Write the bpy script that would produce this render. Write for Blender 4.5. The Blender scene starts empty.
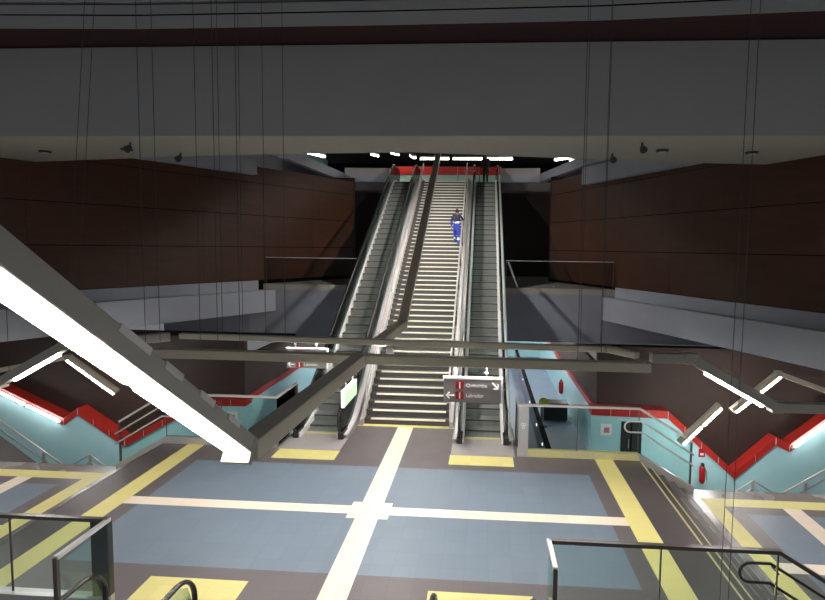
import bpy, math, random
from mathutils import Vector, Matrix
random.seed(4)
SC = bpy.context.scene
COL = SC.collection
R = math.radians

# ------------------------------------------------------------------ materials
def lin(c):
    return tuple(((v/255.0)/12.92 if v/255.0 <= .04045 else (((v/255.0)+.055)/1.055)**2.4) for v in c) + (1.0,)

def mat(name, rgb, rough=.5, metal=0., var=.0, scale=6., spec=.5, bump=0., stretch=(1,1,1)):
    m = bpy.data.materials.new(name); m.use_nodes = True
    nt = m.node_tree; b = nt.nodes['Principled BSDF']
    b.inputs['Base Color'].default_value = lin(rgb)
    b.inputs['Roughness'].default_value = rough
    b.inputs['Metallic'].default_value = metal
    b.inputs['Specular IOR Level'].default_value = spec
    if var > 0 or bump > 0:
        tc = nt.nodes.new('ShaderNodeTexCoord'); mp = nt.nodes.new('ShaderNodeMapping')
        mp.inputs['Scale'].default_value = stretch
        nz = nt.nodes.new('ShaderNodeTexNoise'); nz.inputs['Scale'].default_value = scale
        nz.inputs['Detail'].default_value = 5
        nt.links.new(tc.outputs['Object'], mp.inputs['Vector']); nt.links.new(mp.outputs['Vector'], nz.inputs['Vector'])
        if var > 0:
            mx = nt.nodes.new('ShaderNodeMix'); mx.data_type = 'RGBA'
            c = lin(rgb)
            mx.inputs['A'].default_value = tuple(v*(1-var) for v in c[:3])+(1,)
            mx.inputs['B'].default_value = tuple(min(1, v*(1+var)) for v in c[:3])+(1,)
            nt.links.new(nz.outputs['Fac'], mx.inputs['Factor']); nt.links.new(mx.outputs['Result'], b.inputs['Base Color'])
        if bump > 0:
            bp = nt.nodes.new('ShaderNodeBump'); bp.inputs['Strength'].default_value = bump
            nt.links.new(nz.outputs['Fac'], bp.inputs['Height']); nt.links.new(bp.outputs['Normal'], b.inputs['Normal'])
    return m

def tile_mat(name, rgb, rough=.38, size=.4, joint=.9, spec=.5):
    m = mat(name, rgb, rough, spec=spec)
    nt = m.node_tree; b = nt.nodes['Principled BSDF']
    tc = nt.nodes.new('ShaderNodeTexCoord')
    br = nt.nodes.new('ShaderNodeTexBrick'); br.offset = 0; br.squash = 1
    br.inputs['Scale'].default_value = 1
    br.inputs['Brick Width'].default_value = size; br.inputs['Row Height'].default_value = size
    br.inputs['Mortar Size'].default_value = .006; br.inputs['Mortar Smooth'].default_value = .3
    c = lin(rgb)
    br.inputs['Color1'].default_value = tuple(v*.97 for v in c[:3])+(1,)
    br.inputs['Color2'].default_value = tuple(min(1, v*1.03) for v in c[:3])+(1,)
    br.inputs['Mortar'].default_value = tuple(v*joint for v in c[:3])+(1,)
    nz = nt.nodes.new('ShaderNodeTexNoise'); nz.inputs['Scale'].default_value = 1.3; nz.inputs['Detail'].default_value = 6
    mr = nt.nodes.new('ShaderNodeMapRange'); mr.inputs['To Min'].default_value = rough-.07; mr.inputs['To Max'].default_value = rough+.1
    nt.links.new(tc.outputs['Object'], br.inputs['Vector']); nt.links.new(tc.outputs['Object'], nz.inputs['Vector'])
    nt.links.new(br.outputs['Color'], b.inputs['Base Color'])
    nt.links.new(nz.outputs['Fac'], mr.inputs['Value']); nt.links.new(mr.outputs['Result'], b.inputs['Roughness'])
    return m

def emit(name, rgb, strength):
    m = bpy.data.materials.new(name); m.use_nodes = True
    nt = m.node_tree; nt.nodes.clear()
    e = nt.nodes.new('ShaderNodeEmission'); e.inputs['Color'].default_value = lin(rgb); e.inputs['Strength'].default_value = strength
    o = nt.nodes.new('ShaderNodeOutputMaterial'); nt.links.new(e.outputs[0], o.inputs['Surface'])
    return m

def glass_mat(name, tint, refl=.12):
    m = bpy.data.materials.new(name); m.use_nodes = True
    nt = m.node_tree; nt.nodes.clear()
    t = nt.nodes.new('ShaderNodeBsdfTransparent'); t.inputs['Color'].default_value = tint+(1,)
    g = nt.nodes.new('ShaderNodeBsdfGlossy'); g.inputs['Roughness'].default_value = .03
    g.inputs['Color'].default_value = (.85, .95, .92, 1)
    lw = nt.nodes.new('ShaderNodeLayerWeight'); lw.inputs['Blend'].default_value = refl
    mx = nt.nodes.new('ShaderNodeMixShader'); o = nt.nodes.new('ShaderNodeOutputMaterial')
    nt.links.new(lw.outputs['Fresnel'], mx.inputs['Fac']); nt.links.new(t.outputs[0], mx.inputs[1]); nt.links.new(g.outputs[0], mx.inputs[2])
    nt.links.new(mx.outputs[0], o.inputs['Surface'])
    return m

def wood_mat(name, a, b_, rough=.45):
    m = mat(name, a, rough)
    nt = m.node_tree; b = nt.nodes['Principled BSDF']
    tc = nt.nodes.new('ShaderNodeTexCoord'); mp = nt.nodes.new('ShaderNodeMapping'); mp.inputs['Scale'].default_value = (.35, .35, 2.2)
    nz = nt.nodes.new('ShaderNodeTexNoise'); nz.inputs['Scale'].default_value = 2.4; nz.inputs['Detail'].default_value = 8; nz.inputs['Distortion'].default_value = .6
    n2 = nt.nodes.new('ShaderNodeTexNoise'); n2.inputs['Scale'].default_value = .45; n2.inputs['Detail'].default_value = 3
    mx = nt.nodes.new('ShaderNodeMix'); mx.data_type = 'RGBA'
    mx.inputs['A'].default_value = lin(a); mx.inputs['B'].default_value = lin(b_)
    ad = nt.nodes.new('ShaderNodeMath'); ad.operation = 'MULTIPLY'; ad.inputs[1].default_value = .5
    a2 = nt.nodes.new('ShaderNodeMath'); a2.operation = 'MULTIPLY_ADD'; a2.inputs[1].default_value = .5
    nt.links.new(tc.outputs['Object'], mp.inputs['Vector']); nt.links.new(mp.outputs['Vector'], nz.inputs['Vector'])
    nt.links.new(tc.outputs['Object'], n2.inputs['Vector'])
    nt.links.new(nz.outputs['Fac'], ad.inputs[0]); nt.links.new(n2.outputs['Fac'], a2.inputs[0]); nt.links.new(ad.outputs[0], a2.inputs[2])
    nt.links.new(a2.outputs[0], mx.inputs['Factor']); nt.links.new(mx.outputs['Result'], b.inputs['Base Color'])
    return m

M = {}
M['blue'] = tile_mat('blue_grey_tile', (116, 129, 142), .42)
M['taupe'] = tile_mat('taupe_tile', (104, 97, 98), .42)
M['dark_tile'] = tile_mat('dark_grey_tile', (88, 82, 81), .34)
M['yellow'] = tile_mat('yellow_tactile_tile', (224, 213, 138), .5, .4, .93)
M['cream'] = tile_mat('cream_tile', (240, 222, 203), .45, .4, .93)
M['steel_floor'] = tile_mat('grey_edge_tile', (128, 121, 119), .25, .6)
M['corridor'] = tile_mat('corridor_tile', (112, 128, 146), .4, .5)
M['concrete'] = mat('grey_concrete', (156, 158, 170), .85, var=.10, scale=1.2, bump=.05)
M['beam'] = mat('beam_concrete', (168, 168, 168), .85, var=.08, scale=.8)
M['soffit'] = mat('cream_soffit', (174, 172, 164), .8, var=.05)
M['fascia'] = mat('pale_fascia', (168, 172, 184), .6, var=.08, scale=2)
M['balcony_edge'] = mat('balcony_edge_stone', (176, 168, 160), .7, var=.08)
M['maroon'] = mat('maroon_recess', (58, 26, 30), .7)
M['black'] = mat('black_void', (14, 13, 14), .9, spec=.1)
M['dark_ceiling'] = mat('dark_ceiling_paint', (46, 46, 50), .85)
M['wood'] = wood_mat('brown_wood_panel', (46, 25, 14), (94, 52, 29))
M['wood_low'] = wood_mat('dark_wood_panel', (38, 26, 22), (60, 43, 36), .7)
M['teal'] = mat('teal_panel', (176, 222, 228), .25, var=.03, scale=3)
M['red'] = mat('red_lacquer_trim', (172, 44, 36), .3)
M['red_dark'] = mat('red_vinyl', (170, 30, 34), .45)
M['steel'] = mat('brushed_steel', (186, 183, 181), .35, .35, var=.05, scale=20, stretch=(1, 1, 12))
M['rail'] = mat('satin_steel_rail', (216, 211, 208), .3, .35)
M['rail_dark'] = mat('dark_anodised_rail', (84, 77, 75), .35, .2)
M['deck'] = mat('pale_aluminium_deck', (232, 228, 228), .38, .1)
M['plate'] = mat('landing_plate_metal', (172, 167, 165), .42, .1, var=.05, scale=30)
M['rubber'] = mat('black_rubber_handrail', (36, 34, 36), .22)
M['bar'] = mat('bronze_light_housing', (204, 195, 175), .42, .0)
M['bar_pale'] = mat('pale_light_housing', (170, 165, 156), .42, .0)
M['tread'] = mat('stair_granite', (74, 70, 68), .55, var=.12, scale=40)
M['tread_pale'] = mat('stair_tread_stone', (128, 121, 114), .55, var=.10, scale=40)
M['nosing'] = mat('white_stair_nosing', (236, 232, 214), .5)
M['nosing_yellow'] = mat('yellow_nosing', (200, 192, 138), .5)
M['glass'] = glass_mat('green_tint_glass', (.87, .925, .91), .10)
M['glass_clear'] = glass_mat('balcony_glass', (.82, .84, .84), .08)
M['cable'] = mat('black_cable', (54, 52, 52), .5)
M['sign_grey'] = mat('grey_sign_panel', (140, 134, 132), .5)
M['sign_edge'] = mat('white_sign_frame', (232, 228, 226), .5)
M['white'] = mat('white_paint', (238, 236, 234), .5)
M['white_vinyl'] = mat('white_lettering', (240, 238, 236), .6)
M['dark'] = mat('dark_metal', (34, 34, 36), .45)
M['door'] = mat('dark_door', (44, 48, 46), .4)
M['ext_red'] = mat('extinguisher_red', (176, 24, 26), .3)
M['hivis'] = mat('yellow_green_vest', (196, 214, 60), .6)
M['blue_cloth'] = mat('royal_blue_workwear', (44, 62, 172), .8, var=.1, scale=14)
M['navy_cloth'] = mat('navy_workwear', (28, 34, 66), .8)
M['reflect'] = mat('reflective_band', (206, 222, 226), .4)
M['skin'] = mat('skin', (176, 122, 98), .5)
M['hair'] = mat('dark_hair', (36, 26, 22), .7)
M['black_cloth'] = mat('black_clothing', (24, 24, 30), .85)
M['shoe'] = mat('black_shoe', (20, 20, 20), .5)
M['poster_pink'] = mat('poster_print', (196, 120, 140), .5)
M['panel_green'] = mat('pale_green_glass_panel', (170, 205, 190), .3)
M['lamp'] = emit('fluorescent_tube', (255, 251, 246), 78)
M['strip'] = emit('underside_light_strip', (255, 250, 245), 66)
M['strip_stairs'] = emit('stair_light_strip', (255, 249, 242), 165)
M['fill_corridor'] = emit('corridor_fill_tube', (255, 250, 244), 26)  # fill glow for the added, unseen corridor tubes
M['lamp_trim'] = emit('trim_tube', (255, 248, 244), 24)
M['lamp_soft'] = emit('upper_hall_lamp', (255, 248, 240), 14)
M['exit_face'] = emit('lit_exit_sign_face', (196, 232, 186), 1.3)
M['spot'] = emit('signal_glow', (255, 150, 120), 2)
M['bulb'] = emit('small_white_lamp', (255, 250, 240), 3)

# escalator step: fine cleats across the tread
def step_mat():
    m = mat('escalator_step_metal', (112, 116, 112), .5, .0)
    nt = m.node_tree; b = nt.nodes['Principled BSDF']
    tc = nt.nodes.new('ShaderNodeTexCoord'); w = nt.nodes.new('ShaderNodeTexWave'); w.inputs['Scale'].default_value = 9; w.bands_direction = 'X'
    mx = nt.nodes.new('ShaderNodeMix'); mx.data_type = 'RGBA'; mx.inputs['A'].default_value = lin((80, 83, 81)); mx.inputs['B'].default_value = lin((134, 138, 133))
    nt.links.new(tc.outputs['Object'], w.inputs['Vector']); nt.links.new(w.outputs['Fac'], mx.inputs['Factor']); nt.links.new(mx.outputs['Result'], b.inputs['Base Color'])
    return m
M['step'] = step_mat()

# ------------------------------------------------------------------ mesh helpers
class MB:
    def __init__(s): s.v = []; s.f = []; s.m = []
    def add(s, vs, fs, mi=0):
        b = len(s.v); s.v += [tuple(p) for p in vs]
        for f in fs: s.f.append(tuple(b+i for i in f)); s.m.append(mi)
        return s
    def box(s, x0, x1, y0, y1, z0, z1, mi=0):
        x0, x1 = min(x0, x1), max(x0, x1); y0, y1 = min(y0, y1), max(y0, y1); z0, z1 = min(z0, z1), max(z0, z1)
        vs = [(x, y, z) for x in (x0, x1) for y in (y0, y1) for z in (z0, z1)]
        return s.add(vs, [(0, 1, 3, 2), (4, 6, 7, 5), (0, 4, 5, 1), (2, 3, 7, 6), (0, 2, 6, 4), (1, 5, 7, 3)], mi)
    def hexa(s, a, b, mi=0):            # two matching quads a, b
        return s.add(list(a)+list(b), [(3, 2, 1, 0), (4, 5, 6, 7), (0, 1, 5, 4), (1, 2, 6, 5), (2, 3, 7, 6), (3, 0, 4, 7)], mi)
    def seg(s, p, q, w, h, dz=0, mi=0):  # box along p->q, width w horizontally, height h, shifted dz along its own up
        p = Vector(p); q = Vector(q); d = (q-p).normalized()
        r = d.cross(Vector((0, 0, 1))).normalized(); u = r.cross(d)
        c = lambda P: [P+r*(a*w/2)+u*(dz+b*h/2) for a, b in ((-1, -1), (1, -1), (1, 1), (-1, 1))]
        return s.hexa(c(p), c(q), mi)
    def prism(s, prof, axis, a, b, mi=0):   # closed outline in the two other axes, swept from a to b
        n = len(prof)
        def P(t, k):
            if axis == 'x': return (k, t[0], t[1])
            if axis == 'y': return (t[0], k, t[1])
            return (t[0], t[1], k)
        vs = [P(t, a) for t in prof]+[P(t, b) for t in prof]
        fs = [tuple(range(n-1, -1, -1)), tuple(range(n, 2*n))]+[(i, (i+1) % n, n+(i+1) % n, n+i) for i in range(n)]
        return s.add(vs, fs, mi)
    def ribbon(s, lo, hi, axis, a, b, mi=0):  # strip between two polylines of equal length, thick from a to b
        n = len(lo)
        def P(t, k):
            return (k, t[0], t[1]) if axis == 'x' else ((t[0], k, t[1]) if axis == 'y' else (t[0], t[1], k))
        vs = [P(t, a) for t in lo]+[P(t, a) for t in hi]+[P(t, b) for t in lo]+[P(t, b) for t in hi]
        fs = []
        for i in range(n-1):
            fs += [(i, i+1, n+i+1, n+i), (2*n+i, 3*n+i, 3*n+i+1, 2*n+i+1), (i, 2*n+i, 2*n+i+1, i+1), (n+i, n+i+1, 3*n+i+1, 3*n+i)]
        fs += [(0, n, 3*n, 2*n), (n-1, 3*n-1, 4*n-1, 2*n-1)]
        return s.add(vs, fs, mi)
    def tube(s, pts, r, n=10, mi=0, sx=1.0, sz=1.0, closed=False):
        pts = [Vector(p) for p in pts]; rings = []; N = len(pts)
        up = Vector((0, 0, 1)); prev = None
        for i, p in enumerate(pts):
            if closed: d = (pts[(i+1) % N]-pts[i-1]).normalized()
            elif i == 0: d = (pts[1]-p).normalized()
            elif i == N-1: d = (p-pts[i-1]).normalized()
            else: d = ((pts[i+1]-p).normalized()+(p-pts[i-1]).normalized()).normalized()
            if prev is None:
                a = d.cross(up)
                if a.length < .05: a = d.cross(Vector((1, 0, 0)))
                a.normalize()
            else:
                a = prev-d*prev.dot(d); a.normalize()
            prev = a; b = a.cross(d)
            rr = r[i] if isinstance(r, (list, tuple)) else r
            rings.append([p+a*(rr*sx*math.cos(2*math.pi*k/n))+b*(rr*sz*math.sin(2*math.pi*k/n)) for k in range(n)])
        vs = [v for ring in rings for v in ring]; fs = []
        for i in range(N if closed else N-1):
            j = (i+1) % N
            for k in range(n): fs.append((i*n+k, i*n+(k+1) % n, j*n+(k+1) % n, j*n+k))
        if not closed: fs += [tuple(range(n-1, -1, -1)), tuple((N-1)*n+k for k in range(n))]
        return s.add(vs, fs, mi)
    def disc(s, c, r, h, axis='z', n=20, mi=0):
        d = {'x': Vector((1, 0, 0)), 'y': Vector((0, 1, 0)), 'z': Vector((0, 0, 1))}[axis]
        c = Vector(c); return s.tube([c-d*h/2, c+d*h/2], r, n, mi)
    def ball(s, c, r, mi=0, seg=14, rings=9):
        c = Vector(c); rx, ry, rz = (r, r, r) if not isinstance(r, tuple) else r
        vs = [c+Vector((0, 0, rz))]; fs = []
        for i in range(1, rings):
            t = math.pi*i/rings
            for k in range(seg):
                a = 2*math.pi*k/seg; vs.append(c+Vector((rx*math.sin(t)*math.cos(a), ry*math.sin(t)*math.sin(a), rz*math.cos(t))))
        vs.append(c-Vector((0, 0, rz)))
        for k in range(seg): fs.append((0, 1+k, 1+(k+1) % seg))
        for i in range(rings-2):
            for k in range(seg): fs.append((1+i*seg+k, 1+(i+1)*seg+k, 1+(i+1)*seg+(k+1) % seg, 1+i*seg+(k+1) % seg))
        L = len(vs)-1; b = 1+(rings-2)*seg
        for k in range(seg): fs.append((L, b+(k+1) % seg, b+k))
        return s.add(vs, fs, mi)
    def build(s, name, mats, parent=None, smooth=False, bevel=0):
        if not isinstance(mats, (list, tuple)): mats = [mats]
        off = Vector(parent_loc(parent)) if parent else Vector((0, 0, 0))
        me = bpy.data.meshes.new(name); me.from_pydata([tuple(Vector(v)-off) for v in s.v], [], s.f)
        for m in mats: me.materials.append(m)
        for p, i in zip(me.polygons, s.m): p.material_index = i; p.use_smooth = smooth
        import bmesh
        bm = bmesh.new(); bm.from_mesh(me); bmesh.ops.recalc_face_normals(bm, faces=bm.faces); bm.to_mesh(me); bm.free()
        o = bpy.data.objects.new(name, me); COL.objects.link(o)
        if parent: o.parent = parent
        if bevel:
            b = o.modifiers.new('bevel', 'BEVEL'); b.width = bevel; b.segments = 2; b.limit_method = 'ANGLE'
        return o

def parent_loc(p):
    v = Vector((0, 0, 0))
    while p: v += p.location; p = p.parent
    return v

def tag(o, label=None, cat=None, group=None, kind=None):
    if label: o['label'] = label
    if cat: o['category'] = cat
    if group: o['group'] = group
    if kind: o['kind'] = kind
    return o

def thing(name, label, cat, loc=(0, 0, 0), group=None):
    o = bpy.data.objects.new(name, None); COL.objects.link(o); o.location = loc; o.empty_display_size = .2
    return tag(o, label, cat, group)

def struct(name, mb, mats, **k):
    return tag(mb.build(name, mats, **k), kind='structure')

def text_mesh(body, size, name, material, parent, loc, rot):
    cu = bpy.data.curves.new(name, 'FONT'); cu.body = body; cu.size = size; cu.extrude = .002; cu.offset = .004 if body == '1' else .0015; cu.resolution_u = 3
    t = bpy.data.objects.new(name, cu); COL.objects.link(t)
    bpy.context.view_layer.update()
    me = bpy.data.meshes.new_from_object(t.evaluated_get(bpy.context.evaluated_depsgraph_get()))
    bpy.data.objects.remove(t); bpy.data.curves.remove(cu)
    me.transform(Matrix.Rotation(rot[2], 4, 'Z') @ Matrix.Rotation(rot[0], 4, 'X'))
    me.materials.clear(); me.materials.append(material)
    o = bpy.data.objects.new(name, me); COL.objects.link(o)
    if parent: o.parent = parent; o.location = Vector(loc)-parent_loc(parent)
    else: o.location = loc
    return o

YC = 10.2            # the hall mirrors about this line
TAN = .625           # slope of stairs and escalators
TOP = 9.1            # upper landing

# ------------------------------------------------------------------ floors
def grid_floor(name, xs, ys, z, thick, cls, mats):
    mb = MB(); order = list(mats)
    for i in range(len(xs)-1):
        for j in range(len(ys)-1):
            c = cls((xs[i]+xs[i+1])/2, (ys[j]+ys[j+1])/2)
            if c is None: continue
            mb.add([(xs[i], ys[j], z), (xs[i+1], ys[j], z), (xs[i+1], ys[j+1], z), (xs[i], ys[j+1], z)], [(0, 1, 2, 3)], order.index(c))
            mb.add([(xs[i], ys[j], z-thick), (xs[i+1], ys[j], z-thick), (xs[i+1], ys[j+1], z-thick), (xs[i], ys[j+1], z-thick)], [(3, 2, 1, 0)], order.index('dark_tile'))
    # outer skirts
    cells = {}
    for i in range(len(xs)-1):
        for j in range(len(ys)-1): cells[i, j] = cls((xs[i]+xs[i+1])/2, (ys[j]+ys[j+1])/2) is not None
    k = order.index('dark_tile')
    for (i, j), on in cells.items():
        if not on: continue
        for di, dj, a, b in ((-1, 0, (xs[i], ys[j]), (xs[i], ys[j+1])), (1, 0, (xs[i+1], ys[j]), (xs[i+1], ys[j+1])), (0, -1, (xs[i], ys[j]), (xs[i+1], ys[j])), (0, 1, (xs[i], ys[j+1]), (xs[i+1], ys[j+1]))):
            if not cells.get((i+di, j+dj), False):
                mb.add([(*a, z), (*b, z), (*b, z-thick), (*a, z-thick)], [(0, 1, 2, 3)], k)
    me = bpy.data.meshes.new(name); me.from_pydata(mb.v, [], mb.f)
    for m in order: me.materials.append(M[m])
    for p, i in zip(me.polygons, mb.m): p.material_index = i
    o = bpy.data.objects.new(name, me); COL.objects.link(o); tag(o, kind='structure')
    return o

SQ = .42
def main_cls(x, y):
    ax = abs(x); dy = y-YC
    ady = abs(dy)
    if ax > 3.2 and ady > 3.15: return None
    if ax > 6.35: return None
    if ady > 3.15 and ady < 4.95:      # aprons of stairs and escalators
        if ax < .23: return 'cream'
        return 'taupe'
    if ax < .42 and ady < .33: return 'cream'
    if ax < .23: return 'cream'
    if ady < .16 and ax < 5.18: return 'cream'
    if 5.18 < ax < 5.64: return 'yellow'
    if ax > 5.64: return 'dark_tile'
    if 2.4 < ady < 3.0 and 1.45 < ax < 3.08: return 'yellow'
    if ady > 3.0 and 1.45 < ax < 3.08: return 'taupe'
    if ady < 2.1 and ax < 4.84: return 'blue'
    return 'taupe'
xs = sorted({s*v for s in (-1, 1) for v in (.23, .42, 1.45, 3.08, 3.2, 4.84, 5.18, 5.64, 6.35)} | {0})
ys = sorted({YC+s*v for s in (-1, 1) for v in (.16, .33, 2.1, 2.4, 3.0, 3.15, 4.95, 5.15)} | {YC})
def main_cls2(x, y):
    ady = abs(y-YC); ax = abs(x)
    if ady > 4.95:
        return 'yellow' if ax < 1.45 and ady < 5.2 else ('dark_tile' if ax < 3.2 else None)
    return main_cls(x, y)
grid_floor('floor', xs, ys, 0, .45, main_cls2, ['blue', 'taupe', 'dark_tile', 'yellow', 'cream', 'steel_floor'])

LZ = -.8
def low_cls(x, y):
    u = abs(x); ady = abs(y-YC)
    if ady > 2.85: return 'steel_floor'
    if u < 7.76: return 'steel_floor'
    if ady > 2.45: return 'yellow'
    if u < 8.18: return 'yellow'
    if 9.55 < u < 9.97: return 'cream'
    if ady < .17: return 'cream'
    if ady > 2.1: return 'taupe'
    if u < 8.55: return 'taupe'
    if 10.95 < u < 11.3: return 'taupe'
    if 11.3 < u < 11.75: return 'yellow'
    if u > 11.75: return 'dark_tile'
    return 'blue'
ysl = sorted({YC+s*v for s in (-1, 1) for v in (.17, 2.1, 2.45, 2.85, 3.3)})
for nm, s in (('floor_right', 1), ('floor_left', -1)):
    xl = sorted(s*v for v in (7.43, 7.76, 8.18, 8.55, 9.55, 9.97, 10.95, 11.3, 11.75, 15.5))
    grid_floor(nm, xl, ysl, LZ, .4, low_cls, ['blue', 'taupe', 'dark_tile', 'yellow', 'cream', 'steel_floor'])

# ------------------------------------------------------------------ side steps (5 risers) on both sides
for s, side in ((1, 'right'), (-1, 'left')):
    t = thing('side_steps', f'broad dark steps going down to the lower floor on the {side}', 'steps', (s*6.35, YC, LZ), 'steps to the side floors')
    for k in range(4):
        x0 = 6.35+.27*k; z = -.16*(k+1)
        st = MB().box(s*x0, s*(x0+.275), YC-3.0, YC+3.0, z-.5, z).build('step', M['dark_tile'], t)
        MB().box(s*(x0+.245), s*(x0+.278), YC-3.0, YC+3.0, z-.05, z+.004).build('nosing', M['nosing_yellow'] if (k == 0 and s > 0) else M['steel_floor'], st)
    MB().box(s*6.315, s*6.352, YC-3.0, YC+3.0, -.05, .004).build('nosing', M['nosing_yellow' if s > 0 else 'dark_tile'], t)

# ------------------------------------------------------------------ glass fences beside the openings
def arc(cx, cz, r, a0, a1, n=8):
    return [(cx+r*math.cos(R(a0+(a1-a0)*i/n)), cz+r*math.sin(R(a0+(a1-a0)*i/n))) for i in range(n+1)]

def fence(sx, sy, label, column, ret):
    Y = YC+sy*3.07; yo = lambda d: Y+sy*d
    t = thing('glass_balustrade', label, 'balustrade', (sx*4.7, Y, 0), 'glass balustrades around the floor openings')
    X = lambda u: sx*u
    # curb and sloping stringer
    MB().box(X(3.2), X(6.3), Y, yo(.16), 0, .17).build('curb', M['nosing_yellow'] if (sx, sy) == (1, 1) else M['steel'], t)
    MB().prism([(X(6.3), .17), (X(7.7), -.64), (X(7.7), -1.0), (X(6.3), -.2)], 'y', Y, yo(.14)).build('stringer', M['steel'], t)
    # panes
    for a, b in ((3.24, 4.72), (4.75, 6.27)):
        MB().box(X(a), X(b), yo(.07), yo(.085), .17, 1.30).build('glass_pane', M['glass'], t)
    MB().prism([(X(6.3), .17), (X(7.62), -.6), (X(7.62), .5), (X(6.3), 1.30)], 'y', yo(.07), yo(.085)).build('glass_pane', M['glass'], t)
    rail = [(X(3.2), yo(.08), 1.34), (X(6.29), yo(.08), 1.34), (X(7.62), yo(.08), .53)]
    m = MB()
    for p, q in zip(rail, rail[1:]): m.seg(p, q, .075, .05)
    m.box(X(6.27), X(6.31), yo(.045), yo(.115), 1.315, 1.365)
    m.build('top_rail', M['rail_dark'] if sy < 0 else M['rail'], t)
    m = MB().box(X(7.6), X(7.64), yo(.06), yo(.10), -.62, .53); m.build('end_post', M['rail_dark'], t)
    MB().box(X(4.728), X(4.742), yo(.065), yo(.09), .17, 1.32).build('pane_joint', M['rail_dark'], t)
    MB().box(X(6.28), X(6.292), yo(.065), yo(.09), .17, 1.32).build('pane_joint', M['rail_dark'], t)
    # return along the opening
    MB().box(X(3.2), X(3.215), yo(.08), yo(ret), .1, 1.30).build('return_pane', M['glass'], t)
    MB().seg((X(3.207), yo(.05), 1.34), (X(3.207), yo(ret), 1.34), .06, .05).build('return_rail', M['rail'], t)
    MB().box(X(3.18), X(3.235), yo(ret-.03), yo(ret+.02), 0, 1.34).build('return_post', M['rail_dark'], t)
    # looped double handrail on the steps side
    yh = yo(-.10)
    loop = [(6.29, 1.06), (6.02, 1.06)]+arc(6.02, .92, .14, 90, 270, 10)[1:-1]+[(6.02, .78), (6.29, .78)]
    path = [(7.62, .25)]+loop+[(7.62, -.03)]
    MB().tube([(X(a), yh, b) for a, b in path], .022, 8).build('handrail', M['rail'] if sy > 0 else M['rail_dark'], t, smooth=True)
    m = MB()
    for a, z in ((6.31, 1.04), (6.31, .76), (7.3, .44), (7.3, .16)):
        m.tube([(X(a), yh, z-.02), (X(a), yo(.075), z-.02)], .012, 6)
    m.build('rail_bracket', M['rail_dark'], t)
    if column:
        c = MB().box(X(3.21), X(3.47), yo(-.02), yo(.1), 0, 1.32).build('steel_column', M['steel' if sy > 0 else 'door'], t, bevel=.008)
        if sy > 0:
            m = MB(); cx = X(3.34); yf = yo(-.023)
            for dx, dz in ((-.035, .86), (.035, .86), (0, .78)):
                m.tube([(cx+dx+.032*math.cos(a), yf, dz+.032*math.sin(a)) for a in [i*math.pi/6 for i in range(12)]], .007, 5, closed=True)
            m.build('ring_emblem', M['white_vinyl'], c)
    if (sx, sy) == (1, 1):
        for i in range(9): MB().box(4.4+i*.14, 4.48+i*.14, Y-.004, Y+.01, .075, .125).build('curb_slot', M['steel'], t)
    return t
fence(1, 1, 'glass balustrade with steel column beside the right escalator, far right of the floor', True, .75)
fence(-1, 1, 'glass balustrade behind the white tube lamp, left of the left escalator', False, 1.6)
fence(1, -1, 'near glass balustrade with dark rail at the bottom right corner', False, .72)
fence(-1, -1, 'near glass balustrade with dark thick corner column at the bottom left', True, 1.02)

# ------------------------------------------------------------------ escalators
Y0 = 15.1-14.4     # incline start, measured from the comb
LEN = TOP/TAN
def sp(v, s=.22):
    v = v/s
    return s*(v if v > 30 else math.log1p(math.exp(v)))
def ez(y): return TAN*(sp(y-Y0)-sp(y-Y0-LEN))
YEND = Y0+LEN+2.4
def ysamp(a, b):
    out = [a]; y = a
    while y < b:
        near = min(abs(y-Y0), abs(y-Y0-LEN))
        y += .12 if near < 1.2 else .7
        out.append(min(y, b))
    return out

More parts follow.
